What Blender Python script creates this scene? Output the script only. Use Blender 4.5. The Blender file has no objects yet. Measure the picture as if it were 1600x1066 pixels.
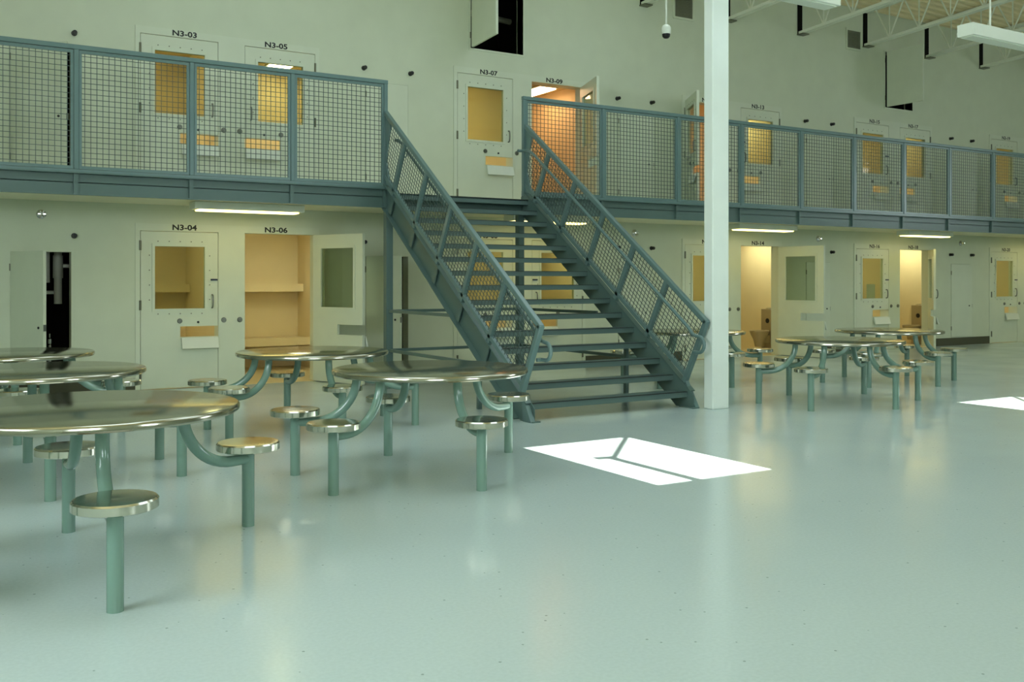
import bpy, bmesh, math, random
from mathutils import Vector, Matrix
random.seed(7)
C = bpy.context.scene.collection
D2R = math.pi / 180

# ------------------------------------------------------------------ camera numbers (metres, pixels of a 1600x1066 frame)
FPX, PSI, HOR, CAMH = 1526.05, 0.5444, 437.85, 1.4728
SP, CP = math.sin(PSI), math.cos(PSI)
YW = 13.7116          # face of the cell wall
YB = 12.2808          # edge of the upper walkway
DECK = 2.6385         # upper floor level
def wx(px, Y=YW):     # X of an image column on the plane Y
    u = (px - 800) / FPX; d = Y / (CP - u * SP)
    return d * SP + u * d * CP

# ------------------------------------------------------------------ materials
def new_mat(name):
    m = bpy.data.materials.new(name); m.use_nodes = True
    return m, m.node_tree.nodes, m.node_tree.links
def srgb(r, g, b):
    f = lambda c: (c / 255 / 12.92) if c / 255 <= .04045 else ((c / 255 + .055) / 1.055) ** 2.4
    return (f(r), f(g), f(b), 1)
def paint(name, col, rough=.5, metal=0.0, var=.06, scale=3.0, bump=0.0, bscale=120, spec=.5, coat=0.0):
    m, n, l = new_mat(name); b = n['Principled BSDF']
    b.inputs['Roughness'].default_value = rough; b.inputs['Metallic'].default_value = metal
    b.inputs['Specular IOR Level'].default_value = spec
    b.inputs['Coat Weight'].default_value = coat
    tc = n.new('ShaderNodeTexCoord'); no = n.new('ShaderNodeTexNoise'); no.inputs['Scale'].default_value = scale
    no.inputs['Detail'].default_value = 5
    mx = n.new('ShaderNodeMix'); mx.data_type = 'RGBA'
    mx.inputs[6].default_value = [c * (1 - var) for c in col[:3]] + [1]
    mx.inputs[7].default_value = [min(1, c * (1 + var)) for c in col[:3]] + [1]
    l.new(tc.outputs['Object'], no.inputs['Vector']); l.new(no.outputs['Fac'], mx.inputs[0]); l.new(mx.outputs[2], b.inputs['Base Color'])
    if bump:
        n2 = n.new('ShaderNodeTexNoise'); n2.inputs['Scale'].default_value = bscale
        bp = n.new('ShaderNodeBump'); bp.inputs['Strength'].default_value = bump; bp.inputs['Distance'].default_value = .002
        l.new(tc.outputs['Object'], n2.inputs['Vector']); l.new(n2.outputs['Fac'], bp.inputs['Height']); l.new(bp.outputs['Normal'], b.inputs['Normal'])
    return m
def emit(name, col, s):
    m, n, l = new_mat(name); n.remove(n['Principled BSDF'])
    e = n.new('ShaderNodeEmission'); e.inputs['Color'].default_value = col; e.inputs['Strength'].default_value = s
    l.new(e.outputs[0], n['Material Output'].inputs[0]); return m
def glass(name, tint, gl=.06):
    m, n, l = new_mat(name); n.remove(n['Principled BSDF'])
    t = n.new('ShaderNodeBsdfTransparent'); t.inputs[0].default_value = tint
    g = n.new('ShaderNodeBsdfGlossy'); g.inputs['Roughness'].default_value = .03
    f = n.new('ShaderNodeFresnel'); f.inputs[0].default_value = 1.45
    ge = n.new('ShaderNodeNewGeometry'); iv = n.new('ShaderNodeMath'); iv.operation = 'SUBTRACT'; iv.inputs[0].default_value = 1; l.new(ge.outputs['Backfacing'], iv.inputs[1])
    fm = n.new('ShaderNodeMath'); fm.operation = 'MULTIPLY'; l.new(f.outputs[0], fm.inputs[0]); l.new(iv.outputs[0], fm.inputs[1])
    mx = n.new('ShaderNodeMixShader'); l.new(fm.outputs[0], mx.inputs[0]); l.new(t.outputs[0], mx.inputs[1]); l.new(g.outputs[0], mx.inputs[2])
    l.new(mx.outputs[0], n['Material Output'].inputs[0]); return m

def floor_material():
    m, n, l = new_mat('epoxy_floor'); b = n['Principled BSDF']
    tc = n.new('ShaderNodeTexCoord')
    big = n.new('ShaderNodeTexNoise'); big.inputs['Scale'].default_value = .55; big.inputs['Detail'].default_value = 4
    mx = n.new('ShaderNodeMix'); mx.data_type = 'RGBA'
    mx.inputs[6].default_value = FLOOR_A; mx.inputs[7].default_value = FLOOR_B
    l.new(tc.outputs['Object'], big.inputs['Vector']); l.new(big.outputs['Fac'], mx.inputs[0])
    # flakes and small dark chips scattered in the coating
    sp = n.new('ShaderNodeTexNoise'); sp.inputs['Scale'].default_value = 55; sp.inputs['Detail'].default_value = 3
    rp = n.new('ShaderNodeMapRange'); rp.inputs[1].default_value = .35; rp.inputs[2].default_value = .65; rp.inputs[3].default_value = .965; rp.inputs[4].default_value = 1.02
    mu = n.new('ShaderNodeMix'); mu.data_type = 'RGBA'; mu.blend_type = 'MULTIPLY'; mu.inputs[0].default_value = 1
    l.new(tc.outputs['Object'], sp.inputs['Vector']); l.new(sp.outputs['Fac'], rp.inputs[0]); l.new(mx.outputs[2], mu.inputs[6]); l.new(rp.outputs[0], mu.inputs[7])
    vo = n.new('ShaderNodeTexVoronoi'); vo.inputs['Scale'].default_value = 9; l.new(tc.outputs['Object'], vo.inputs['Vector'])
    lt = n.new('ShaderNodeMath'); lt.operation = 'LESS_THAN'; lt.inputs[1].default_value = .055; l.new(vo.outputs['Distance'], lt.inputs[0])
    dk = n.new('ShaderNodeMix'); dk.data_type = 'RGBA'; dk.inputs[7].default_value = srgb(95, 112, 100)
    sc = n.new('ShaderNodeMath'); sc.operation = 'MULTIPLY'; sc.inputs[1].default_value = .6
    l.new(lt.outputs[0], sc.inputs[0]); l.new(sc.outputs[0], dk.inputs[0]); l.new(mu.outputs[2], dk.inputs[6]); l.new(dk.outputs[2], b.inputs['Base Color'])
    rr = n.new('ShaderNodeTexNoise'); rr.inputs['Scale'].default_value = 1.3; rr.inputs['Detail'].default_value = 6
    r2 = n.new('ShaderNodeMapRange'); r2.inputs[3].default_value = .10; r2.inputs[4].default_value = .24
    l.new(tc.outputs['Object'], rr.inputs['Vector']); l.new(rr.outputs['Fac'], r2.inputs[0]); l.new(r2.outputs[0], b.inputs['Roughness'])
    wv = n.new('ShaderNodeTexNoise'); wv.inputs['Scale'].default_value = 2.2
    bp = n.new('ShaderNodeBump'); bp.inputs['Strength'].default_value = .05; bp.inputs['Distance'].default_value = .006
    l.new(tc.outputs['Object'], wv.inputs['Vector']); l.new(wv.outputs['Fac'], bp.inputs['Height']); l.new(bp.outputs['Normal'], b.inputs['Normal'])
    b.inputs['Specular IOR Level'].default_value = .42
    return m
FLOOR_A, FLOOR_B = srgb(184, 201, 200), srgb(195, 210, 207)
def brushed(name, col, rough):
    m, n, l = new_mat(name); b = n['Principled BSDF']
    b.inputs['Metallic'].default_value = 1; b.inputs['Base Color'].default_value = col
    tc = n.new('ShaderNodeTexCoord'); mp = n.new('ShaderNodeMapping'); mp.inputs['Scale'].default_value = (2, 60, 60)
    no = n.new('ShaderNodeTexNoise'); no.inputs['Scale'].default_value = 4
    mr = n.new('ShaderNodeMapRange'); mr.inputs[3].default_value = rough * .9; mr.inputs[4].default_value = rough * 1.1
    l.new(tc.outputs['Object'], mp.inputs[0]); l.new(mp.outputs[0], no.inputs['Vector']); l.new(no.outputs['Fac'], mr.inputs[0]); l.new(mr.outputs[0], b.inputs['Roughness'])
    return m

M = dict(
    wall=paint('wall_paint', srgb(206, 213, 188), .55, bump=.05),
    door=paint('door_enamel', srgb(210, 217, 194), .4),
    cell=paint('cell_paint', srgb(222, 205, 160), .6),
    floor=floor_material(),
    cellfloor=paint('cell_floor_coat', srgb(200, 186, 142), .35),
    soffit=paint('soffit_paint', srgb(236, 232, 202), .6),
    ceil=paint('metal_deck_paint', srgb(238, 222, 176), .6),
    joist=paint('joist_paint', srgb(232, 236, 216), .5),
    teal=paint('teal_steel_paint', srgb(86, 110, 105), .38),
    tealrail=paint('teal_rail_paint', srgb(98, 124, 122), .3),
    tread=paint('teal_tread_paint', srgb(84, 106, 102), .45),
    nosing=paint('black_nosing', srgb(30, 36, 34), .7),
    sage=paint('sage_tube_enamel', srgb(120, 152, 138), .16, var=.03, coat=.5),
    steel=brushed('stainless_top', srgb(180, 178, 162), .15),
    rim=brushed('stainless_rim', srgb(208, 205, 190), .14),
    chrome=paint('polished_chrome', srgb(205, 205, 200), .12, 1.0, .02),
    lockm=paint('lock_metal', srgb(130, 132, 122), .3, 1.0, .05),
    hinge=paint('hinge_metal', srgb(120, 122, 104), .4, .8, .05),
    black=paint('black_plastic', srgb(14, 15, 14), .4, 0, .1),
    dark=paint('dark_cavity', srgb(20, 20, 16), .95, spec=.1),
    wire=paint('teal_wire_paint', srgb(66, 84, 78), .45),
    pipe=paint('pipe_white', srgb(170, 170, 160), .5),
    base=paint('dark_vinyl_base', srgb(70, 70, 48), .5),
    column=paint('column_paint', srgb(238, 246, 238), .4),
    lettering=paint('black_lettering', srgb(20, 22, 20), .6, 0, .02),
    white=paint('white_enamel', srgb(222, 228, 212), .4),
    grille=paint('grille_grey', srgb(122, 124, 104), .5, .2),
    toilet=paint('cell_steel', srgb(168, 152, 116), .4, .25),
    blue=paint('dark_blue_bolt', srgb(24, 40, 66), .5),
    paper=paint('white_paper', srgb(236, 238, 224), .7),
    outer=paint('outer_wall_paint', srgb(196, 204, 184), .6),
    pane=glass('door_glass', (.78, .80, .68, 1)),
    clear=glass('clear_glass', (.97, .98, .97, 1)),
    lens=emit('lens_glow', (1, .79, .24, 1), 6.5),
    celllens=emit('cell_lens_glow', (1, 1, .70, 1), 14.5),
    celllens_up=emit('upper_cell_lens_glow', (1, .95, .66, 1), 20.0),
    celllens_orange=emit('orange_cell_lens_glow', (1, .60, .32, 1), 15.0),
    sky=emit('added_daylight', (.88, 1.0, 1.02, 1), 8.0),  # glow of the added window panels behind and beside the view
    side_fill=emit('added_daylight_side', (.88, 1.0, 1.02, 1), 10.5),
    skylight=emit('added_roof_daylight', (.83, 1.0, 1.06, 1), 2.7),  # glow of the added roof panels
)

# ------------------------------------------------------------------ mesh helper
class MB:
    def __init__(s): s.v = []; s.f = []
    def add(s, vs, fs):
        k = len(s.v); s.v += [tuple(p) for p in vs]; s.f += [tuple(i + k for i in f) for f in fs]; return s
    def box(s, x0, x1, y0, y1, z0, z1):
        return s.add([(x0,y0,z0),(x1,y0,z0),(x1,y1,z0),(x0,y1,z0),(x0,y0,z1),(x1,y0,z1),(x1,y1,z1),(x0,y1,z1)],
            [(0,3,2,1),(4,5,6,7),(0,1,5,4),(1,2,6,5),(2,3,7,6),(3,0,4,7)])
    def bar(s, a, b, w, h, side=None):   # w along side, h across it
        a, b = Vector(a), Vector(b); d = (b - a).normalized()
        sd = Vector(side) if side else (Vector((0,0,1)).cross(d) if abs(d.z) < .95 else Vector((1,0,0)))
        sd = (sd - d * sd.dot(d)).normalized(); up = d.cross(sd)
        q = []
        for p in (a, b):
            for i, j in ((-1,-1),(1,-1),(1,1),(-1,1)): q.append(p + sd * (w/2*i) + up * (h/2*j))
        return s.add(q, [(0,3,2,1),(4,5,6,7),(0,1,5,4),(1,2,6,5),(2,3,7,6),(3,0,4,7)])
    def tube(s, pts, r, n=12, cap=True):
        pts = [Vector(p) for p in pts]; rings = []; prev = None
        for i, p in enumerate(pts):
            d = (pts[min(i+1, len(pts)-1)] - pts[max(i-1, 0)]).normalized()
            if prev is None:
                sd = d.cross(Vector((0,0,1)))
                if sd.length < .05: sd = Vector((1,0,0))
            else: sd = prev - d * prev.dot(d)
            sd.normalize(); prev = sd; up = d.cross(sd)
            rings.append([p + sd * (r*math.cos(t)) + up * (r*math.sin(t)) for t in (2*math.pi*k/n for k in range(n))])
        k = len(s.v); s.v += [tuple(p) for rg in rings for p in rg]
        for i in range(len(rings)-1):
            for j in range(n):
                a = k+i*n+j; b = k+i*n+(j+1) % n; s.f.append((a, b, b+n, a+n))
        if cap: s.f.append(tuple(k+j for j in range(n))[::-1]); s.f.append(tuple(k+(len(rings)-1)*n+j for j in range(n)))
        return s
    def lathe(s, prof, c=(0,0,0), n=40, axis='z'):   # prof: (r, h) from bottom to top, r=0 ends allowed
        k = len(s.v)
        for r, h in prof:
            for j in range(n):
                t = 2*math.pi*j/n; x, y = r*math.cos(t), r*math.sin(t)
                p = (x, y, h) if axis == 'z' else ((x, h, y) if axis == 'y' else (h, x, y))
                s.v.append((p[0]+c[0], p[1]+c[1], p[2]+c[2]))
        for i in range(len(prof)-1):
            for j in range(n):
                a = k+i*n+j; b = k+i*n+(j+1) % n; s.f.append((a, b, b+n, a+n))
        s.f.append(tuple(k+j for j in range(n))[::-1]); s.f.append(tuple(k+(len(prof)-1)*n+j for j in range(n)))
        return s
    def prism(s, poly, ext):   # planar polygon of 3-D points, extruded by the vector
        n = len(poly); e = Vector(ext)
        return s.add([Vector(p) for p in poly] + [Vector(p)+e for p in poly],
            [tuple(range(n))[::-1], tuple(range(n, 2*n))] + [(i, (i+1) % n, (i+1) % n+n, i+n) for i in range(n)])
    def holed(s, x0, x1, z0, z1, y0, y1, holes):   # upright slab with rectangular through-holes (x0,x1,z0,z1)
        xs = sorted({x0, x1} | {min(max(h[i], x0), x1) for h in holes for i in (0, 1)})
        zs = sorted({z0, z1} | {min(max(h[i], z0), z1) for h in holes for i in (2, 3)})
        def solid(i, j):
            if i < 0 or j < 0 or i >= len(xs)-1 or j >= len(zs)-1: return False
            cx, cz = (xs[i]+xs[i+1])/2, (zs[j]+zs[j+1])/2
            return not any(h[0] < cx < h[1] and h[2] < cz < h[3] for h in holes)
        for i in range(len(xs)-1):
            for j in range(len(zs)-1):
                if not solid(i, j): continue
                a, b, c, d = xs[i], xs[i+1], zs[j], zs[j+1]
                s.add([(a,y0,c),(b,y0,c),(b,y0,d),(a,y0,d)], [(0,1,2,3)])
                s.add([(a,y1,c),(b,y1,c),(b,y1,d),(a,y1,d)], [(3,2,1,0)])
                if not solid(i-1, j): s.add([(a,y0,c),(a,y1,c),(a,y1,d),(a,y0,d)], [(3,2,1,0)])
                if not solid(i+1, j): s.add([(b,y0,c),(b,y1,c),(b,y1,d),(b,y0,d)], [(0,1,2,3)])
                if not solid(i, j-1): s.add([(a,y0,c),(b,y0,c),(b,y1,c),(a,y1,c)], [(3,2,1,0)])
                if not solid(i, j+1): s.add([(a,y0,d),(b,y0,d),(b,y1,d),(a,y1,d)], [(0,1,2,3)])
        return s
    def mirror(s):
        s.v = [(-x, y, z) for x, y, z in s.v]; s.f = [f[::-1] for f in s.f]; return s
    def build(s, name, mat, parent=None, org=None, bevel=0, smooth=True, fix=True, seg=2):
        o0 = Vector(org) if org is not None else Vector((0,0,0))
        me = bpy.data.meshes.new(name); me.from_pydata([tuple(Vector(p)-o0) for p in s.v], [], s.f)
        bm = bmesh.new(); bm.from_mesh(me)
        bmesh.ops.remove_doubles(bm, verts=bm.verts, dist=1e-6)
        if fix: bmesh.ops.recalc_face_normals(bm, faces=bm.faces)
        bm.to_mesh(me); bm.free()
        if smooth:
            for p in me.polygons: p.use_smooth = True
            me.set_sharp_from_angle(angle=36*D2R)
        me.materials.append(M[mat])
        o = bpy.data.objects.new(name, me); C.objects.link(o)
        if parent: o.parent = parent
        if bevel:
            b = o.modifiers.new('bevel', 'BEVEL'); b.width = bevel; b.segments = seg; b.limit_method = 'ANGLE'; b.angle_limit = 40*D2R
        return o
def empty(name, loc, rz=0):
    o = bpy.data.objects.new(name, None); C.objects.link(o); o.location = loc; o.rotation_euler = (0,0,rz); o.empty_display_size = .1
    return o
def tag(o, label, cat, group=None, kind=None):
    o['label'] = label; o['category'] = cat
    if group: o['group'] = group
    if kind: o['kind'] = kind
    return o
def struct(o, label, cat): return tag(o, label, cat, None, 'structure')
def arc(fn, a0, a1, n=10): return [fn(a0+(a1-a0)*i/n) for i in range(n+1)]

# ------------------------------------------------------------------ layout of the cell wall
PAIRS = [2.440, 7.217, 11.945, 16.62, 21.30]      # left edge of each two-door frame
L0, LW, R1 = .062, 1.03, 2.49                      # left leaf start, leaf width, right leaf end (from the frame's left edge)
CHASE = [1.31, 6.08, 10.84, 15.55, 20.22]          # access doors between the pairs
CH_H = .35
LEAFH = 2.135
XL, XR, YF = -4.0, 28.0, -5.0                      # room extents
RS = .06                                           # roof slope, rising away from the cell wall
def roof(Y): return 7.14 + RS*(YW-Y)

holes = []
for x0 in PAIRS:
    for z0 in (0, DECK):
        holes.append((x0+L0-.03, x0+L0+LW+.03, z0, z0+LEAFH+.03)); holes.append((x0+R1-LW-.03, x0+R1+.03, z0, z0+LEAFH+.03))
for c in CHASE:
    for z0 in (0, DECK): holes.append((c-CH_H, c+CH_H, z0+.19, z0+1.835))
HATCH = [(7.523, 8.512, 5.19, 6.36), (17.61, 18.51, 5.165, 6.35)]
holes += HATCH
struct(MB().holed(XL, XR, 0, 7.2, YW, YW+.2, holes).build('wall_back', 'wall', fix=False, smooth=False), 'pale painted block wall pierced by two tiers of cell doors', 'wall')
struct(MB().box(XL-.2, XR+.2, YF-.2, YW, -.2, 0).build('floor', 'floor', smooth=False), 'glossy pale green speckled coated floor', 'floor')
# metal roof deck with shallow ribs running along the wall
mb = MB(); prof = []; y = YF-.2; 
while y < YW+.2:
    prof += [(y, 0), (y+.09, 0), (y+.11, .045), (y+.18, .045)]; y += .2
top = [(p, roof(p)+h) for p, h in prof]
k = len(top)
mb.v = [(XL-.2, a, b) for a, b in top] + [(XR+.2, a, b) for a, b in top] + [(XL-.2, a, b+.12) for a, b in top] + [(XR+.2, a, b+.12) for a, b in top]
for i in range(k-1):
    mb.f.append((i, i+1, k+i+1, k+i)); mb.f.append((2*k+i, 3*k+i, 3*k+i+1, 2*k+i+1))
struct(mb.build('ceiling', 'ceil', fix=False, smooth=False), 'ribbed painted metal roof deck', 'ceiling')

# outer walls with windows
TS = .55                                           # tangent of the sun's height
SUNW = [(4.53, 5.665), (10.69, 11.83)]             # clear clerestory windows that let the sun in
zs0, zs1 = (5.46+5)*TS, (7.275+5.2)*TS
ADDED_WIN = [(-3.2, .6), (6.6, 9.6)]  # unseen glowing windows added for extra daylight
fh = [(a, b, zs0, zs1) for a, b in SUNW] + [(a, b, 2.6, 5.0) for a, b in ADDED_WIN]
struct(MB().holed(XL-.2, XR+.2, 0, roof(YF)+.2, YF-.2, YF, fh).build('wall_front', 'outer', fix=False, smooth=False), 'painted wall behind the viewer with a row of windows', 'wall')
for nm, X0, X1 in (('wall_left', XL-.2, XL), ('wall_right', XR, XR+.2)):
    m = MB()
    wh = [(1.0, 5.0, 2.6, 5.6)]
    m.holed(YF-.2, YW+.2, 0, 8.5, 0, .2, wh)
    m.v = [(X0+y, x, z) for x, y, z in m.v]
    struct(m.build(nm, 'outer', fix=True, smooth=False), 'painted side wall with an added glowing window, ' + nm.split('_')[1] + ' of the hall', 'wall')
wn = 0
def frosted(x0, x1, z0, z1, place, lab, glow='sky'):  # glowing pane in a frame, added out of view to light the hall
    global wn; wn += 1
    r = empty('window_%d' % wn, (0,0,0)); struct(r, lab, 'window')
    f = MB().holed(x0, x1, z0, z1, -.06, .06, [(x0+.06+i*(x1-x0-.06)/3, x0+(i+1)*(x1-x0-.06)/3, z0+.06, z1-.06) for i in range(3)])
    p = MB().box(x0+.03, x1-.03, -.01, .01, z0+.03, z1-.03)
    for m, nm, mt in ((f, 'window_frame', 'white'), (p, 'window_pane', glow)):
        m.v = [place(*q) for q in m.v]; m.build(nm, mt, r, smooth=False)
for i, (a, b) in enumerate(ADDED_WIN): frosted(a, b, 2.6, 5.0, lambda x, y, z: (x, YF-.1+y, z), 'added glowing window panel in the wall behind the viewer, bay %s' % ['one', 'two', 'three', 'four'][i])
for nm, X in (('left', XL-.1), ('right', XR+.1)):
    frosted(1.0, 5.0, 2.6, 5.6, lambda x, y, z: (X+y, x, z), 'added glowing window panel in the %s side wall' % nm, 'side_fill' if nm == 'left' else 'sky')
for i, (a, b, ya, yb) in enumerate([(.4, 3.2, 3.4, 8.0), (5.8, 8.6, 3.0, 7.6), (2.6, 5.0, 8.9, 11.6), (8.0, 10.4, 8.9, 11.6), (11.2, 14.0, .6, 5.4), (16.0, 19.0, .6, 5.4)]):  # unseen glowing panels added under the deck to brighten floor and walls
    wn += 1; r = empty('window_%d' % wn, (0,0,0)); struct(r, '%s added skylight panel over the dining floor' % ['left front', 'middle front', 'left rear', 'middle rear', 'right front', 'far right front'][i], 'skylight')
    for nm, mt, m in (('window_frame', 'white', MB().holed(a, b, ya, yb, -.10, .02, [(a+.08, b-.08, ya+.08, yb-.08)])), ('window_pane', 'skylight', MB().box(a+.05, b-.05, -.06, -.05, ya+.05, yb-.05))):
        m.v = [(x, z, roof(z)+y) for x, y, z in m.v]; m.build(nm, mt, r, smooth=False)
for i, (a, b) in enumerate(SUNW):
    wn += 1; r = empty('window_%d' % wn, (0,0,0)); struct(r, 'clear clerestory window letting in sun, %s' % ['first', 'second'][i], 'window')
    m = MB().holed(a-.04, b+.04, zs0-.04, zs1+.04, YF-.13, YF-.07, [(a, b, zs0, zs1)])
    m.bar((a+.365, YF-.1, zs0), (a+.365, YF-.1, zs0+.62), .09, .05)
    m.bar((a+.23, YF-.1, zs0+.65), (a+.42, YF-.1, zs0+.63), .04, .04); m.bar((a+.4, YF-.1, zs0+.63), (b, YF-.1, zs1-.05), .03, .03)  # short and diagonal bars added to cast shadow lines in the sun patch
    m.build('window_frame', 'white', r, smooth=False)
    MB().box(a, b, YF-.103, YF-.097, zs0, zs1).build('window_pane', 'clear', r, smooth=False)

# ------------------------------------------------------------------ lettering
def lettering(txt, x0, x1, z0, h, parent, y):
    cu = bpy.data.curves.new('t', 'FONT'); cu.body = txt; cu.size = 1; cu.offset = .032; cu.extrude = .0; cu.resolution_u = 3
    o = bpy.data.objects.new('t', cu); C.objects.link(o); bpy.context.view_layer.update()
    me = bpy.data.meshes.new_from_object(o.evaluated_get(bpy.context.evaluated_depsgraph_get()))
    bpy.data.objects.remove(o)
    xs = [v.co.x for v in me.vertices]; ys = [v.co.y for v in me.vertices]
    for v in me.vertices:
        v.co = ((v.co.x-min(xs))/(max(xs)-min(xs))*(x1-x0)+x0, y, (v.co.y-min(ys))/(max(ys)-min(ys))*h+z0)
    me.materials.append(M['lettering']); me.name = 'door_number'
    q = bpy.data.objects.new('door_number', me); C.objects.link(q); q.parent = parent
    q['label'] = 'black painted cell number ' + txt
    return q

# ------------------------------------------------------------------ door frames (two doors each)
NUM = {0: [('N3-04', 'N3-06'), ('N3-08', 'N3-10'), ('N3-12', 'N3-14'), ('N3-16', 'N3-18'), ('N3-20', 'N3-22')],
       1: [('N3-03', 'N3-05'), ('N3-07', 'N3-09'), ('N3-11', 'N3-13'), ('N3-15', 'N3-17'), ('N3-19', 'N3-21')]}
FY = YW-.014
def lock_disc(x, y, z, r=.034):
    return MB().lathe([(r, 0), (r, -.012), (r*.8, -.02), (r*.45, -.02), (r*.4, -.03), (.004, -.031)], (x, y, z), 16, 'y')
tn = 0
for lev in (0, 1):
    for i, x0 in enumerate(PAIRS):
        tn += 1; z0 = DECK*lev
        a, b = NUM[lev][i]
        m = MB().holed(x0, x0+2.552, z0, z0+2.232, FY, YW+.205, [(x0+L0, x0+L0+LW, z0-.1, z0+LEAFH), (x0+R1-LW, x0+R1, z0-.1, z0+LEAFH)])
        t = m.build('trim_%d' % tn, 'door', fix=False, smooth=False)
        struct(t, 'painted steel double door frame around cells %s and %s' % (a, b), 'door frame')
        lettering(a, x0+.476, x0+.80, z0+2.150, .078, t, FY-.002)
        lettering(b, x0+1.745, x0+2.075, z0+2.150, .078, t, FY-.002)
        for dx in (1.165, 1.388): lock_disc(x0+dx, FY, z0+.92, .036).build('lock', 'lockm', t)
        MB().box(x0+1.10, x0+1.27, FY-.003, FY, z0+.66, z0+1.13).build('lock_panel', 'door', t, smooth=False)

# ------------------------------------------------------------------ cell doors
def cell_door(n, num, hx, z0, right, rot, label, blue=False):
    r = empty('door_%d' % n, (hx, YW-.012, z0+.012), rot*D2R); struct(r, label, 'cell door')
    g = .006; w = LW-g; h = LEAFH-.02; T = .045
    wn_ = (.178, .852, 1.065, 1.925); sl = (.517, LW+1, .685, .83)
    def fin(m, nm, mt, par, **k):
        if right: m.mirror()
        return m.build(nm, mt, par, **k)
    leaf = fin(MB().holed(g, w, 0, h, 0, T, [wn_, sl]), 'door_leaf', 'door', r, fix=False, smooth=False)
    m = MB()
    for s_ in (-1, 1):
        y0, y1 = (-.012, .004) if s_ < 0 else (T-.004, T+.012)
        m.holed(wn_[0]-.028, wn_[1]+.028, wn_[2]-.028, wn_[3]+.028, y0, y1, [(wn_[0]+.008, wn_[1]-.008, wn_[2]+.008, wn_[3]-.008)])
    fin(m, 'window_trim', 'door', leaf, fix=False, smooth=False)
    m = MB()
    for k in range(5):
        for zz in (wn_[2]-.06, wn_[3]+.06): m.lathe([(.008, .002), (.008, -.004), (.003, -.006)], (wn_[0]+.05+k*.145, 0, zz), 8, 'y')
    for k in range(4):
        for xx in (wn_[0]-.06, wn_[1]+.06): m.lathe([(.008, .002), (.008, -.004), (.003, -.006)], (xx, 0, wn_[2]+.13+k*.2), 8, 'y')
    fin(m, 'trim_screws', 'hinge', leaf)
    fin(MB().box(wn_[0], wn_[1], T/2-.006, T/2+.006, wn_[2], wn_[3]), 'window_pane', 'pane', leaf, smooth=False)
    hp = [(.945, .0, 1.26), (.945, -.03, 1.255)] + arc(lambda t: (.945, -.03-.018*math.sin(t), 1.17+.085*math.cos(t)), .15, math.pi-.15, 8) + [(.945, -.03, 1.085), (.945, 0, 1.08)]
    fin(MB().tube(hp, .011, 8), 'handle', 'lockm', leaf)
    fin(lock_disc(.51, 0, .905), 'lock', 'lockm', leaf)
    fin(MB().lathe([(.016, .002), (.016, -.008), (.006, -.012)], (.755, 0, .885), 12, 'y'), 'keyhole', 'black', leaf)
    for hz in (.14, 1.06, 1.86): fin(MB().tube([(0, -.008, hz), (0, -.008, hz+.13)], .015, 10), 'hinge', 'hinge', leaf)
    fl = MB().add([(.53,-.02,.655),(1.02,-.02,.655),(1.02,-.075,.528),(.53,-.075,.528)], [(0,1,2,3)])
    fl = MB().prism([(.53,-.004,.672),(.53,-.03,.672),(.53,-.07,.53),(.53,-.045,.522)], (.492,0,0))
    fin(fl, 'food_slot_flap', 'white', leaf, smooth=False)
    if blue: fin(MB().box(.925, 1.015, -.02, 0, 1.455, 1.478), 'door_bolt', 'blue', leaf, smooth=False)
    return r
OPEN = {'N3-06': 112, 'N3-14': 98, 'N3-18': 42, 'N3-09': 70, 'N3-11': -120}
STATE = {'N3-06': 'open cell door swung wide on its right hinges at N3-06, grey window', 'N3-14': 'open cell door swung wide out beside the N3-14 doorway with steel toilet',
         'N3-18': 'half open cell door seen edge on at N3-18, lower tier', 'N3-09': 'open upper cell door in the glowing orange doorway N3-09', 'N3-11': 'open upper cell door N3-11 just left of the white column'}
dn = 0
for lev in (0, 1):
    for i, x0 in enumerate(PAIRS):
        for s_ in (0, 1):
            num = NUM[lev][i][s_]; dn += 1
            lab = STATE.get(num, 'closed pale cell door numbered %s with yellow lit window, %s tier' % (num, ['lower', 'upper'][lev]))
            cell_door(dn, num, x0+L0 if s_ == 0 else x0+R1, DECK*lev, s_ == 1, OPEN.get(num, 0), lab, blue=num in ('N3-04', 'N3-10', 'N3-16', 'N3-13', 'N3-15', 'N3-20'))

# ------------------------------------------------------------------ access doors between the pairs, and their dark shafts
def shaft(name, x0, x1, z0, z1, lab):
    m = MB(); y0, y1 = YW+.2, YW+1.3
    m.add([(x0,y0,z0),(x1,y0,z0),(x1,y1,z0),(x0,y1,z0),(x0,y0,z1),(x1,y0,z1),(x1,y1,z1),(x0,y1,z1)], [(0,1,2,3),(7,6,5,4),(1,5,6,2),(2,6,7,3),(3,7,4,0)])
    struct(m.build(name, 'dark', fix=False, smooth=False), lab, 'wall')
GAP = ['left of N3-%02d', 'between N3-%02d and N3-%02d']
def where(ci, lev):
    if ci == 0: return 'left of %s' % NUM[lev][0][0]
    return 'between %s and %s' % (NUM[lev][ci-1][1], NUM[lev][ci][0])
CH_ROT = {(0, 0): -63, (0, 1): -30, (1, 0): -67, (2, 1): -10, (3, 1): -6, (4, 1): -14, (4, 0): -4}
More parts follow.
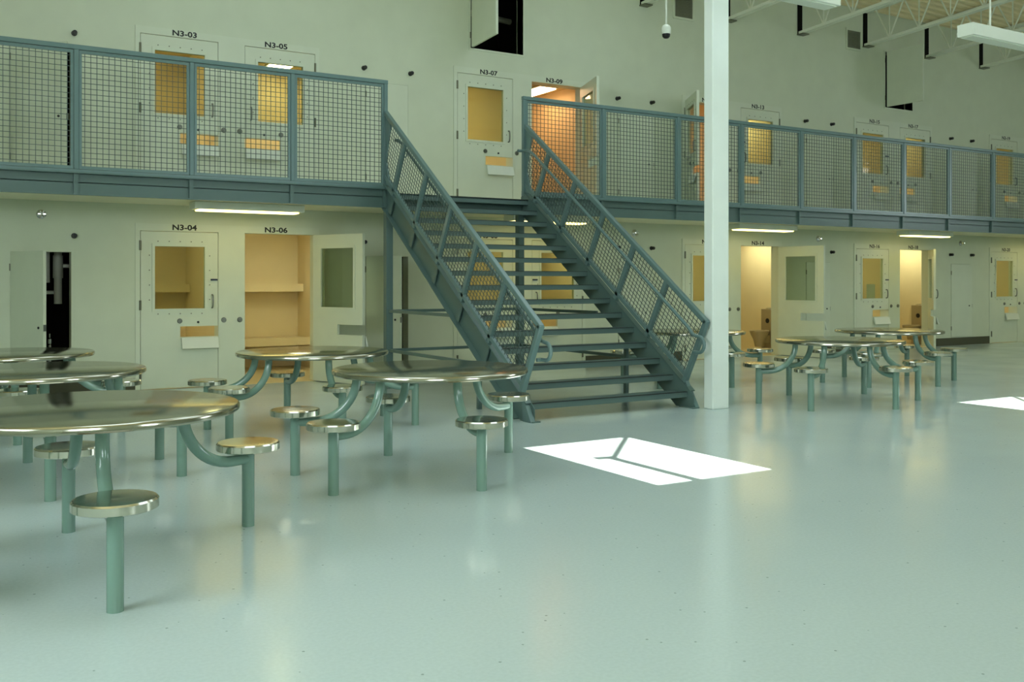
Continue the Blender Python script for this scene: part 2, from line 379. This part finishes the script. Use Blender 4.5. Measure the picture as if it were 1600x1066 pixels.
for ci, c in enumerate(CHASE):
    for lev in (0, 1):
        dn += 1; z0 = DECK*lev
        rot = CH_ROT.get((ci, lev), 0)
        st = 'wide open on white pipes' if ci == 0 and lev == 0 else ('standing ajar' if rot < -15 else 'shut')
        r = empty('door_%d' % dn, (c-CH_H, YW-.004, z0+.19), rot*D2R)
        struct(r, 'narrow access door %s, %s, %s tier' % (where(ci, lev), st, ['lower', 'upper'][lev]), 'access door')
        leaf = MB().box(.004, 2*CH_H-.006, -.004, .036, .004, 1.641).build('door_leaf', 'door', r, smooth=False)
        MB().lathe([(.016, 0), (.016, -.008), (.006, -.012)], (.60, -.004, .7), 12, 'y').build('keyhole', 'black', leaf)
        MB().box(2*CH_H-.008, 2*CH_H+.006, -.002, .03, .66, .74).build('latch', 'lockm', leaf, smooth=False)
        for hz in (.15, 1.4): MB().tube([(0, -.006, hz), (0, -.006, hz+.09)], .009, 8).build('hinge', 'hinge', leaf)
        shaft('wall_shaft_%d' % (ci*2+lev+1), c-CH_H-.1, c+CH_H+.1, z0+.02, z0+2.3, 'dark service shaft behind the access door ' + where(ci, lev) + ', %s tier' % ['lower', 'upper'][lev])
# pipes inside the open shaft at the left
cx = CHASE[0]
PIPES = [('fat grey vertical drain pipe in the open service shaft', [(cx+.24, YW+.42, 2.25), (cx+.24, YW+.42, 1.16)], .05),
         ('thin grey vertical pipe at left in the open service shaft', [(cx+.11, YW+.42, 2.25), (cx+.11, YW+.42, 1.44)], .032),
         ('short horizontal pipe high in the open service shaft', [(cx+.292, YW+.42, 1.66), (cx+.44, YW+.42, 1.66)], .026),
         ('short horizontal pipe half way up the open service shaft', [(cx-.1, YW+.42, 1.31), (cx+.188, YW+.42, 1.31)], .024)]
for lab, pts, rr in PIPES:
    m = MB().tube(pts, rr, 14)
    if rr > .04: m.tube([(cx+.24, YW+.42, 1.8), (cx+.24, YW+.42, 1.5)], .062, 14)
    tag(m.build('pipe', 'pipe'), lab, 'pipe')
for lab, z, s_ in (('small bright valve low in the open service shaft', .62, 1), ('smaller bright valve just above the table edge in the open service shaft', .48, .7)):
    tag(MB().lathe([(.02*s_, 0), (.04*s_, .02*s_), (.04*s_, .08*s_), (.015*s_, .1*s_), (.015*s_, .15*s_)], (cx+.14+.05*(s_ < 1), YW+.4, z), 12).build('pipe_valve', 'chrome'), lab, 'valve')
tag(MB().tube([(cx+.14, YW+.4, .02), (cx+.14, YW+.4, .619)], .016, 10).tube([(cx+.14, YW+.4, .45), (cx+.19, YW+.4, .45), (cx+.19, YW+.4, .479)], .012, 8).build('pipe', 'pipe'), 'thin riser pipe carrying the two bright valves in the open service shaft', 'pipe')

# hatches high on the wall
for k, ((x0, x1, z0, z1), rot, lab) in enumerate(zip(HATCH, (-96, -88), ('high access hatch standing open above N3-07', 'large high access hatch standing open above N3-15'))):
    dn += 1
    r = empty('door_%d' % dn, (x0, YW-.006, z0), rot*D2R); struct(r, lab, 'access hatch')
    leaf = MB().box(.04, x1-x0-.006, 0, .04, .005, z1-z0-.005).build('door_leaf', 'door', r, smooth=False)
    MB().box(x1-x0-.09, x1-x0-.05, .04, .055, .55, .6).build('latch', 'black', leaf, smooth=False)
    for hz in (.15, .95): MB().tube([(0, -.006, hz), (0, -.006, hz+.1)], .012, 8).build('hinge', 'hinge', leaf)
    tn += 1
    struct(MB().holed(x0-.03, x1+.03, z0-.03, z1+.03, YW-.012, YW+.18, [(x0, x1, z0, z1)]).build('trim_%d' % tn, 'door', fix=False, smooth=False), 'thin steel frame of the high hatch above ' + ['N3-07', 'N3-15'][k], 'hatch frame')
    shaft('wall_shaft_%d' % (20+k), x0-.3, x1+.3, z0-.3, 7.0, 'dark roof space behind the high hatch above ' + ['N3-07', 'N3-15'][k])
tag(MB().tube([(7.9, YW+.8, 6.0), (8.75, YW+.8, 5.95)], .05, 12).build('pipe', 'grille'), 'dull grey pipe inside the high hatch above N3-07', 'pipe')

# ------------------------------------------------------------------ cells behind the doors
CW = 1.88
def cell(n, xc, z0, up, num):
    x0, x1, y0, y1, z1 = xc-CW/2+.02, xc+CW/2-.02, YW+.2, YW+2.65, z0+2.42
    m = MB().add([(x0,y0,z0),(x1,y0,z0),(x1,y1,z0),(x0,y1,z0),(x0,y0,z1),(x1,y0,z1),(x1,y1,z1),(x0,y1,z1)],
        [(7,6,5,4),(1,5,6,2),(2,6,7,3),(3,7,4,0)])
    struct(m.build('wall_cell_%d' % n, 'cell', fix=False, smooth=False), 'cream painted inside of cell ' + num, 'wall')
    m = MB().box(x0, x1, YW, y1, z0-.05, z0+.002)
    struct(m.build('floor_cell_%d' % n, 'cellfloor', smooth=False), 'cream coated floor of cell ' + num, 'floor')
    r = empty('ceiling_light', (xc+(.42 if int(num[3:]) % 4 in (1, 2) else -.42), YW+(1.75 if up else 1.0), z1)); tag(r, 'warm strip light on the ceiling of cell ' + num, 'ceiling light', 'cell ceiling lights')
    MB().box(-.2, .2, -.5, .5, -.05, 0).build('housing', 'white', r, smooth=False)
    MB().box(-.17, .17, -.47, .47, -.07, -.05).build('lens', 'celllens_orange' if num in ('N3-09', 'N3-11') else 'celllens_up' if up else 'celllens', r, smooth=False)
    return x0, x1, y1
cn = 0
for lev in (0, 1):
    for i, x0 in enumerate(PAIRS):
        for s_ in (0, 1):
            cn += 1; num = NUM[lev][i][s_]
            xc = x0+1.276 + (-CW/2 if s_ == 0 else CW/2)
            a, b, y1 = cell(cn, xc, DECK*lev, lev, num)
            if num in ('N3-04', 'N3-06'):
                for bz, hh, dp, cat in ((1.30, 'upper wall shelf', .3, 'shelf'), (.42, 'lower bunk slab', .75, 'bunk')):
                    r = empty('ledge_shelf' if cat == 'shelf' else cat, (xc, y1, bz)); tag(r, '%s along the back of cell %s' % (hh, num), cat)
                    MB().box(a-xc+.01, b-xc-.01, -dp, -.01, 0, .09).build('slab', 'cell', r, bevel=.01)
                    MB().box(a-xc+.01, b-xc-.01, -dp-.02, -dp, -.02, .11).build('front_lip', 'cell', r, smooth=False)
def toilet(px, Y, ztop, num):
    X = wx(px, Y)
    r = empty('toilet_unit', (X, Y, 0)); tag(r, 'brown grey steel sink and toilet unit standing in cell ' + num, 'toilet')
    MB().box(-.11, .11, -.16, .16, 0, ztop).build('cabinet', 'toilet', r, bevel=.01)
    MB().lathe([(.05, -.004), (.05, .004), (.04, .006)], (-.112, -.02, ztop-.24), 16, 'x').build('roll_recess', 'black', r)
    m = MB().lathe([(.09, .12), (.12, .26), (.17, .36), (.2, .43), (.19, .45), (.14, .45), (.1, .38), (.05, .3)], (-.32, 0, 0), 24)
    m.bar((-.3, 0, .26), (-.08, 0, .26), .18, .16)
    m.build('bowl', 'toilet', r)
    MB().lathe([(.1, 0), (.1, .012), (.06, .03)], (0, 0, ztop), 20).build('basin', 'chrome', r)
toilet(1204, YW+.72, .88, 'N3-14'); toilet(1438, YW+.62, .9, 'N3-18')
xx = wx(1354, YW+.08); x2 = wx(1367, YW+.08)
tag(MB().box(xx, x2, YW+.078, YW+.082, 1.07, 1.385).build('paper_sheet', 'paper', smooth=False), 'white paper sheet behind the lower left of the N3-16 window', 'paper')

# baseboards between the frames
m = MB()
seg = [(XL, PAIRS[0])] + [(PAIRS[i]+2.552, PAIRS[i+1]) for i in range(4)] + [(PAIRS[4]+2.552, XR)]
for a, b in seg: m.box(a, b, YW-.012, YW, 0, .17)
struct(m.build('baseboard_back', 'base', smooth=False), 'dark olive base strip between the lower cell door frames', 'baseboard')

# ------------------------------------------------------------------ small wall fixtures
for ci, c in enumerate(CHASE):
    for lev in (0, 1):
        for s_ in (-1, 1):
            if ci == 0 and s_ < 0: continue
            X = c+s_*.385; Z = [2.045, 4.66][lev]
            r = empty('wall_sensor', (X, YW, Z))
            tag(r, '%s black wall sensor above the %s access door %s' % (['left', 'right'][s_ > 0], ['lower', 'upper'][lev], where(ci, lev)), 'sensor', 'black wall sensors')
            MB().lathe([(.036, .002), (.036, -.006)], (0, 0, 0), 18, 'y').build('back_plate', 'black', r)
            MB().lathe([(.028, -.006), (.03, -.07), (.026, -.082), (.01, -.086)], (0, 0, 0), 18, 'y').build('barrel', 'black', r)
for ci, c in enumerate(CHASE):
    if ci == 1: continue
    r = empty('sprinkler', (c, YW, 2.31)); tag(r, 'chrome sidewall sprinkler under the walkway above the access door ' + where(ci, 0), 'sprinkler', 'chrome sprinklers')
    MB().lathe([(.06, .004), (.058, -.008), (.03, -.022), (.02, -.03)], (0,0,0), 20, 'y').build('escutcheon', 'chrome', r)
    MB().tube([(0, -.02, 0), (0, -.07, 0)], .016, 10).build('nozzle', 'chrome', r)
    m = MB()
    for k in range(6):
        t = k*math.pi/3; m.bar((.012*math.cos(t), -.075, .012*math.sin(t)), (.045*math.cos(t), -.08, .045*math.sin(t)), .012, .004, side=(-math.sin(t), 0, math.cos(t)))
    m.lathe([(.014, -.07), (.014, -.082)], (0,0,0), 10, 'y').build('deflector', 'chrome', r)
for x0, x1, z0, z1, lab in ((11.76, 12.2, 6.28, 6.68, 'square wall air grille high to the left of the white column'), (16.4, 16.82, 6.285, 6.67, 'square wall air grille high to the right, left of the big open hatch')):
    r = empty('air_vent', (x0, YW, z0)); tag(r, lab, 'vent')
    MB().holed(-.03, x1-x0+.03, -.03, z1-z0+.03, -.02, 0, [(.01, x1-x0-.01, .01, z1-z0-.01)]).build('vent_frame', 'wall', r, fix=False, smooth=False)
    m = MB(); m.box(0, x1-x0, -.003, 0, 0, z1-z0)
    k = 0
    while k*.03 < z1-z0-.03:
        m.prism([(.01, -.016, .012+k*.03), (.01, -.006, .03+k*.03), (.01, -.003, .03+k*.03), (.01, -.013, .012+k*.03)], (x1-x0-.02, 0, 0)); k += 1
    m.build('louvre', 'grille', r, smooth=False)

# ------------------------------------------------------------------ upper walkway
ST_L, ST_R = 5.43, 7.60                            # stair strings
WL, WR = XL, XR
r = empty('walkway', (0, YB, DECK)); tag(r, 'teal edged upper walkway slab running in front of the upper cells', 'walkway'); O = r.location
MB().box(WL, WR, YB+.08, YW-.003, DECK-.15, DECK).build('deck_slab', 'soffit', r, O, smooth=False)
m = MB()
m.box(WL, WR, YB, YB+.012, 2.458, 2.61)
for a, b in ((WL, ST_L-.03), (ST_R+.03, WR)): m.box(a, b, YB, YB+.012, 2.6, 2.72)
m.box(WL, WR, YB-.05, YB, 2.458, 2.472); 
for a, b in ((WL, ST_L-.03), (ST_R+.03, WR)): m.box(a, b, YB-.085, YB, 2.704, 2.72)
m2 = MB(); m2.box(WL, WR, YB, YB+.09, 2.44, 2.458)
POSTS_L = [-2.37, -1.07, .23, 1.532, 2.831, 4.098, 5.397]
POSTS_R = [7.615, 9.053, 10.569, 11.979, 13.427, 14.833, 16.266, 17.676, 19.132, 20.56, 22.0, 23.44]
fb = m.build('fascia_beam', 'teal', r, O, smooth=False)
for X in POSTS_L+POSTS_R: MB().box(X-.025, X+.025, YB-.04, YB, 2.472, 2.704).build('stiffener', 'teal', fb, O, smooth=False)

RT, RB = 4.186, 2.735
def railing(name, posts, lab):
    r = empty(name, (posts[0], YB-.045, 2.72)); tag(r, lab, 'railing'); O = r.location
    yc = YB-.045
    MB().box(posts[0]-.03, posts[-1]+.03, yc-.03, yc+.03, RT-.055, RT).build('top_rail', 'tealrail', r, O, bevel=.006)
    MB().box(posts[0]-.03, posts[-1]+.03, yc-.025, yc+.025, 2.721, 2.751).build('bottom_rail', 'tealrail', r, O, smooth=False)
    for X in posts: MB().box(X-.027, X+.027, yc-.027, yc+.027, 2.751, RT-.055).build('post', 'tealrail', r, O, bevel=.005)
    for a, b in zip(posts[:-1], posts[1:]):
        x0, x1, z0, z1 = a+.03, b-.03, 2.755, RT-.06
        f = MB().holed(x0, x1, z0, z1, yc-.016, yc+.016, [(x0+.03, x1-.03, z0+.035, z1-.035)]).build('panel_frame', 'tealrail', r, O, fix=False, smooth=False)
        w = MB(); nx = round((x1-x0-.06)/.0645); nz = round((z1-z0-.07)/.061)
        for i in range(nx):
            X = x0+.03+(x1-x0-.06)*(i+.5)/nx; w.box(X-.0034, X+.0034, yc-.0034, yc+.0034, z0+.03, z1-.03)
        for i in range(nz):
            Z = z0+.035+(z1-z0-.07)*(i+.5)/nz; w.box(x0+.025, x1-.025, yc-.006, yc-.001, Z-.0034, Z+.0034)
        w.build('wire_mesh', 'wire', f, O, smooth=False, fix=False)
    return r
railing('railing', POSTS_L, 'teal wire mesh walkway railing to the left of the stairs')
railing('railing', POSTS_R, 'teal wire mesh walkway railing to the right of the stairs')

# lights under the walkway, centred on each pair
for i, x0 in enumerate(PAIRS):
    r = empty('ceiling_light', (x0+1.29, 12.95, DECK-.15))
    tag(r, 'white strip light under the walkway in front of %s and %s' % NUM[0][i], 'ceiling light', 'strip lights under the walkway')
    MB().box(-.73, .73, -.15, .15, -.098, -.002).build('housing', 'white', r, bevel=.008)
    MB().prism([(-.66, -.125, -.098), (-.66, .125, -.098), (-.66, .11, -.116), (-.66, -.11, -.116)], (1.32, 0, 0)).build('lens', 'lens', r, smooth=False)

# ------------------------------------------------------------------ staircase
SL = .71; RISE = DECK/15; RUN = RISE/SL; N1 = 8.62; LEAN = .52
def nose(Y): return RISE+(Y-N1)*SL
root = empty('staircase', ((ST_L+ST_R)/2, N1, 0)); tag(root, 'teal steel staircase climbing to the upper walkway, with mesh sided railings', 'staircase'); O = root.location
for X, sg in ((ST_L, 1), (ST_R, -1)):
    yt = YB-.005
    up, dn_ = .05, -.32
    poly = [(N1-.10, 0), (N1-.10, nose(N1-.10)+up), (yt, nose(yt)+up), (yt, 2.46), (yt, nose(yt)+dn_-.02), (N1+(-dn_-RISE)/SL, 0)]
    poly = [(N1-.10, 0.0), (N1-.10, .14), (N1-.04, nose(N1-.04)+up), (yt-.02, nose(yt-.02)+up), (yt, nose(yt)+up-.03), (yt, nose(yt)+dn_), (N1+(-dn_-RISE)/SL, 0.0)]
    w = MB().prism([(X-.005, a, b) for a, b in poly], (.01, 0, 0))
    d = Vector((0, 1, SL)).normalized()
    fx0, fx1 = (X-.07, X+.005) if sg > 0 else (X-.005, X+.07)
    for off, y0_, y1_ in ((up-.006, N1-.04, yt-.02), (dn_+.006, N1+(-dn_-RISE)/SL, yt)):
        w.bar(((fx0+fx1)/2, y0_, nose(y0_)+off), ((fx0+fx1)/2, y1_, nose(y1_)+off), .075, .012, side=(1,0,0))
    w.build('stringer', 'teal', root, O, smooth=False)
    MB().box(X-.05, X+.05, N1-.14, N1+.1, 0, .012).build('base_plate', 'teal', root, O, smooth=False)
for k in range(1, 15):
    y0_ = N1+(k-1)*RUN; z = RISE*k
    m = MB().box(ST_L+.006, ST_R-.006, y0_, y0_+.27, z-.012, z)
    m.box(ST_L+.006, ST_R-.006, y0_, y0_+.012, z-.058, z-.01); m.box(ST_L+.006, ST_R-.006, y0_+.26, y0_+.27, z-.045, z-.01)
    for i in range(7): m.box(ST_L+.02+i*.355, ST_L+.026+i*.355, y0_+.01, y0_+.26, z-.04, z-.012)
    t = m.build('tread', 'tread', root, O, smooth=False)
    MB().box(ST_L+.01, ST_R-.01, y0_-.003, y0_+.045, z, z+.006).build('nosing_strip', 'nosing', t, O, smooth=False)
yl = N1+14*RUN
m = MB().box(ST_L+.006, ST_R-.006, yl, YB+.079, DECK-.012, DECK+.004); m.box(ST_L+.006, ST_R-.006, yl, yl+.012, DECK-.07, DECK)
t = m.build('landing_plate', 'tread', root, O, smooth=False)
MB().box(ST_L+.01, ST_R-.01, yl-.003, yl+.05, DECK+.004, DECK+.01).build('nosing_strip', 'nosing', t, O, smooth=False)

def side_guard(X, sg):
    RO = 1.045                                      # top rail above the nosing line
    def top(Y): return nose(Y)+RO
    BO = .145                                       # bottom rail
    ye = 8.335
    def lean(Yt, off):                              # point on the leaning line that starts on the top rail at Yt
        # z = top(Yt) - q ; Y = Yt + LEAN*q ; want z = nose(Y)+off
        q = (RO-off)/(1+SL*LEAN); return (X, Yt+LEAN*q, top(Yt)-q)
    yt = YB-.06
    MB().bar((X, ye, top(ye)-.03), (X, yt, top(yt)-.03), .06, .06, side=(1,0,0)).build('top_rail', 'tealrail', root, O, bevel=.008)
    b0 = lean(ye, BO); MB().bar(b0, (X, yt, nose(yt)+BO), .05, .05, side=(1,0,0)).build('bottom_rail', 'tealrail', root, O, bevel=.005)
    # end post at the foot
    e = lean(ye, .05); f = (X, ye+LEAN*.0, 0)
    MB().bar((X, ye+.005, top(ye)-.005), (X, e[1]+.01, e[2]-.02), .06, .06, side=(1,0,0)).build('end_post', 'tealrail', root, O, bevel=.006)
    MB().prism([(X-.028, N1-.13, .0), (X-.028, N1+.03, 0), (X-.028, N1+.05, .26), (X-.028, e[1]-.03, e[2]+.02)], (.056, 0, 0)).build('foot_plate', 'tealrail', root, O, smooth=False)
    # wide plate where the guard meets the walkway
    g = [(yt+.055, top(yt)+.03), (yt-.2, top(yt-.2)-.01), (yt-.05, top(yt)-.6), (yt-.03, nose(yt)+.34), (yt-.17, nose(yt-.17)+.12), (yt+.055, nose(yt)+.05)]
    MB().prism([(X-.012, a, b) for a, b in g], (.024, 0, 0)).build('end_plate', 'tealrail', root, O, smooth=False)
    ys = [11.59, 10.94, 10.29, 9.66, 9.03]
    for Yt in ys:
        a = (X, Yt, top(Yt)-.05); b = lean(Yt, .05)
        MB().bar(a, b, .05, .065, side=(1,0,0)).build('post', 'tealrail', root, O, bevel=.005)
        c = lean(Yt, -.27); MB().bar(b, c, .014, .09, side=(1,0,0)).build('post_bracket', 'teal', root, O, smooth=False)
    edges = [yt-.02+ .0] + ys + [ye]
    for i in range(len(edges)-1):
        Ya, Yb_ = edges[i]-.035, edges[i+1]+.035
        w = MB(); n = max(3, round((Ya-Yb_)/.055)); m_ = 14
        for k in range(n):
            Yt = Yb_+(Ya-Yb_)*(k+.5)/n; p, q = lean(Yt, RO-.055), lean(Yt, BO+.02)
            if i == 0:
                q = (X, min(q[1], yt-.01), q[2]) if q[1] > yt-.01 else q
                if q[1] >= yt-.011:
                    fr = (yt-.01-p[1])/LEAN; q = (X, yt-.01, p[2]-fr)
            w.bar(p, q, .005, .0055, side=(1,0,0))
        for k in range(m_):
            off = BO+.03+(RO-.06-BO-.03)*(k+.5)/m_
            p, q = lean(Yb_, off), lean(Ya, off)
            if i == 0 and q[1] > yt-.01: q = (X, yt-.01, nose(yt-.01)+off)
            w.bar((X+.004, p[1], p[2]), (X+.004, q[1], q[2]), .005, .0055, side=(1,0,0))
        w.build('wire_mesh', 'wire', root, O, smooth=False, fix=False)
    # round handrail on brackets, inside the guard, with a return loop at each end
    Xh = X+sg*.085; HO = .80
    def hr(Y): return nose(Y)+HO
    ya, yb = 8.50, 11.98
    lp = arc(lambda t: (Xh, ya-.12-.09*math.sin(t), hr(ya)-.06-.09+.09*math.cos(t)), 0, math.pi, 10)
    pts = [(X+sg*.03, ya-.03, hr(ya)-.24), (Xh, ya-.04, hr(ya)-.24)] + lp[::-1] + [(Xh, ya-.03, hr(ya)-.045), (Xh, ya+.06, hr(ya+.06))] + [(Xh, yb-.1, hr(yb-.1)), (Xh, yb+.02, hr(yb)-.01), (Xh, yb+.1, hr(yb)-.0), (Xh+sg*.04, yb+.16, hr(yb)), (Xh+sg*.1, yb+.16, hr(yb))]
    MB().tube(pts, .021, 12).build('handrail', 'tealrail', root, O)
    for Yt in ys:
        yy = Yt+.12
        MB().tube([(X+sg*.02, yy, hr(yy)-.09), (X+sg*.06, yy, hr(yy)-.08), (Xh, yy, hr(yy)-.05), (Xh, yy, hr(yy)-.015)], .008, 8).build('handrail_bracket', 'tealrail', root, O)
side_guard(ST_L-.035, 1); side_guard(ST_R+.035, -1)

# guard frame and posts under the stair
g = empty('under_stair_guard', ((ST_L+ST_R)/2, YB, 0)); tag(g, 'teal tube guard frame and posts standing under the staircase landing', 'guard rail'); O = g.location
ysid = 9.74
for X in (ST_L+.03, ST_R-.03):
    MB().box(X-.05, X+.05, YB-.05, YB+.05, 0, 2.456).build('post', 'teal', g, O, bevel=.006)
    MB().box(X-.025, X+.025, ysid-.025, ysid+.025, 0, nose(ysid)-.345).build('end_post', 'teal', g, O, bevel=.004)
    MB().box(X-.09, X+.09, YB-.09, YB+.09, 0, .015).build('base_plate', 'teal', g, O, smooth=False)
    for z in (1.05, .515):
        yy = max(ysid, N1+(z+.36-RISE)/SL) if z > .6 else ysid
        MB().box(X-.02, X+.02, yy, YB-.05, z-.02, z+.02).build('side_rail', 'teal', g, O, bevel=.004)
for z in (1.05, .515):
    MB().box(ST_L+.08, ST_R-.08, YB-.02, YB+.02, z-.02, z+.02).build('back_rail', 'teal', g, O, bevel=.004)

# ------------------------------------------------------------------ white column
r = empty('column', (7.82, 8.43, 0)); tag(r, 'tall white square column standing at the foot of the stairs', 'column')
MB().box(-.125, .125, -.122, .026, 0, roof(8.43)-.75).build('shaft', 'column', r, bevel=.012, seg=3)
MB().box(-.2, .2, -.2, .1, roof(8.43)-.75, roof(8.43)-.72).build('cap_plate', 'column', r, smooth=False)
# beam that the column carries, along the hall, out of view above
tag(MB().box(XL+.02, XR-.02, 8.33, 8.53, roof(8.43)-.715, roof(8.43)-.05).build('roof_beam', 'joist', smooth=False), 'painted roof beam running over the top of the white column', 'beam')

# ------------------------------------------------------------------ roof joists
JX = [(11.041, 'behind the left side of the white column'), (13.078, 'just right of the white column'), (15.027, 'left of the right hand wall air grille'), (16.98, 'right of the right hand wall air grille'),
      (19.011, 'right of the big open hatch'), (20.992, 'beyond the hanging light at top right'), (23.0, 'last one at the far right')]
for X, lab in JX:
    r = empty('roof_joist', (X, YW-.02, 6.39)); tag(r, 'white open web steel roof joist, ' + lab, 'roof joist', 'roof joists'); O = r.location
    ye = 8.6
    zb = lambda Y: 6.40+RS*(YW-Y)
    zt = lambda Y: roof(Y)-.035
    for nm, fn in (('bottom_chord', zb), ('top_chord', zt)):
        m = MB()
        for dx in (-.035, .035): m.bar((X+dx, YW-.02, fn(YW-.02)), (X+dx, ye, fn(ye)), .055, .055, side=(1,0,0))
        m.build(nm, 'joist', r, O, smooth=False)
    n = 7; L = (YW-.25-ye)/n
    for k in range(n):
        ya = YW-.25-k*L
        MB().tube([(X, ya, zt(ya)), (X, ya-L/2, zb(ya-L/2))], .016, 8).build('web_bar', 'joist', r, O)
        MB().tube([(X, ya-L/2, zb(ya-L/2)), (X, ya-L, zt(ya-L))], .016, 8).build('web_bar', 'joist', r, O)
        MB().tube([(X, ya-L/2, zb(ya-L/2)), (X, ya-L/2, zt(ya-L/2))], .012, 8).build('web_bar', 'joist', r, O)
    MB().box(X-.075, X+.055, YW-.012, YW-.001, 6.38, 7.09).build('pocket_shade', 'dark', r, O, smooth=False)  # flat dark plate standing in for the shade of the joist recess
    MB().box(X-.09, X+.09, YW-.16, YW-.001, 6.355, 6.375).build('bearing_plate', 'hinge', r, O, smooth=False)

# ------------------------------------------------------------------ hanging lights and camera
for x0, x1, lab in ((10.97, 13.42, 'long white hanging box light near the top right corner'), (6.13, 8.585, 'long white hanging box light cut off at the top edge')):
    y0 = 7.26; zc = 4.47
    r = empty('hanging_light', ((x0+x1)/2, y0+.11, zc)); tag(r, lab, 'hanging light'); O = r.location
    MB().box(x0, x1, y0, y0+.22, zc, zc+.15).build('housing', 'white', r, O, bevel=.008)
    MB().box(x0-.006, x0, y0, y0+.22, zc, zc+.15).build('end_cap', 'white', r, O, smooth=False)
    MB().box(x1, x1+.006, y0, y0+.22, zc, zc+.15).build('end_cap', 'white', r, O, smooth=False)
    MB().box(x0+.03, x1-.03, y0+.03, y0+.19, zc-.012, zc).build('lens', 'white', r, O, smooth=False)
    for xx in (x0+.5, x1-.5): MB().tube([(xx, y0+.11, zc+.15), (xx, y0+.11, roof(y0)-.0)], .012, 8).build('rod', 'white', r, O)
r = empty('dome_camera', (9.14, 10.83, 5.0)); tag(r, 'white dome security camera hanging on a thin rod left of the white column', 'camera')
MB().tube([(0,0,.14), (0,0,roof(10.83)-4.95)], .014, 10).build('rod', 'white', r)
MB().lathe([(.062, .0), (.068, .02), (.068, .09), (.05, .12), (.018, .14)], (0,0,0), 28).build('housing', 'white', r)
MB().lathe([(.01, -.065), (.035, -.058), (.054, -.035), (.058, -.005), (.058, 0)], (0,0,0), 28).build('dome', 'black', r)

# ------------------------------------------------------------------ tables with fixed stools
SEATS = dict(lb=(-.94, .40), lf=(-.94, -.40), b=(0, .80), f=(0, -.80), rf=(.94, -.40), rb=(.94, .40))
def table(x, y, zt, zs, seats, lab):
    r = empty('dining_table', (x, y, 0)); tag(r, lab, 'table', 'steel dining tables with fixed stools')
    R = .75; T = .042
    MB().lathe([(.02, zt-T), (R-.03, zt-T), (R-.008, zt-T+.003), (R, zt-T+.012), (R, zt-.012), (R-.005, zt-.004), (R-.014, zt), (.02, zt)], (0,0,0), 96).build('tabletop', 'steel', r)
    MB().lathe([(.3, zt-T-.012), (.3, zt-T)], (0,0,0), 48).build('mounting_plate', 'sage', r)
    za = zs-.10
    for k in seats:
        sx, sy = SEATS[k]; L = math.hypot(sx, sy); ux, uy = sx/L, sy/L
        r0 = .55*L; ra = min(.34, L-r0-.05); h = zt-T
        P = lambda d, z: (ux*d, uy*d, z)
        rb_ = min(ra, h-za-.02)
        pts = [P(r0, h), P(r0, za+rb_)] + arc(lambda t: P(r0+ra*(1-math.cos(t)), za+rb_*(1-math.sin(t))), 0.1, math.pi/2, 12) + [P(L, za)]
        MB().tube(pts, .033, 16).build('stool_arm', 'sage', r)
        MB().tube([(sx, sy, 0), (sx, sy, zs-.05)], .037, 20).build('stool_post', 'sage', r)
        q = .185
        MB().lathe([(.02, zs-.05), (q-.012, zs-.05), (q, zs-.044), (q, zs-.008), (q-.008, zs), (q-.02, zs+.001), (.02, zs-.002)], (sx, sy, 0), 48).build('stool_seat', 'rim', r)
ALL = list(SEATS)
table(.74, 5.43, .825, .505, ['lb', 'lf', 'b', 'f', 'rb'], 'nearest steel dining table with fixed stools, cut off at the left edge')
table(.74, 7.97, .815, .50, ALL, 'second steel dining table at the left edge, behind the nearest one')
table(.74, 10.55, .775, .495, ALL, 'farthest steel dining table at the left edge, before the open shaft door')
table(3.36, 6.76, .797, .50, ['lb', 'lf', 'b', 'f', 'rb'], 'round steel dining table with fixed stools left of the stair foot')
table(3.36, 9.40, .765, .49, ALL, 'round steel dining table in front of the open N3-06 door')
table(9.50, 8.05, .755, .485, ALL, 'nearer steel dining table right of the white column')
table(12.03, 9.30, .75, .48, ALL, 'farther steel dining table at right, in front of N3-16 and N3-18')
table(9.50, 10.68, .745, .48, ALL, 'steel dining table partly hidden behind the white column and stair railing')

# ------------------------------------------------------------------ light
sun = bpy.data.lights.new('sun', 'SUN'); so = bpy.data.objects.new('sun', sun); C.objects.link(so)
so.rotation_euler = Vector((0, -1, TS)).to_track_quat('Z', 'Y').to_euler(); sun.energy = 40; sun.angle = .12*D2R; sun.color = (1, .97, .9)
w = bpy.data.worlds.new('sky'); bpy.context.scene.world = w; w.use_nodes = True
w.node_tree.nodes['Background'].inputs[0].default_value = (.75, .9, 1, 1); w.node_tree.nodes['Background'].inputs[1].default_value = 1.5

# ------------------------------------------------------------------ camera
cam = bpy.data.cameras.new('camera'); co = bpy.data.objects.new('camera', cam); C.objects.link(co)
cam.sensor_width = 36; cam.sensor_fit = 'HORIZONTAL'; cam.lens = FPX*36/1600
cam.shift_y = -(533-HOR)/1600; cam.clip_start = .05; cam.clip_end = 200
co.location = (0, 0, CAMH); co.rotation_euler = (math.pi/2, 0, -PSI)
sc = bpy.context.scene; sc.camera = co
sc.view_settings.view_transform = 'Standard'; sc.view_settings.look = 'None'; sc.view_settings.gamma = 1; sc.view_settings.exposure = 0
sc.view_settings.use_curve_mapping = False
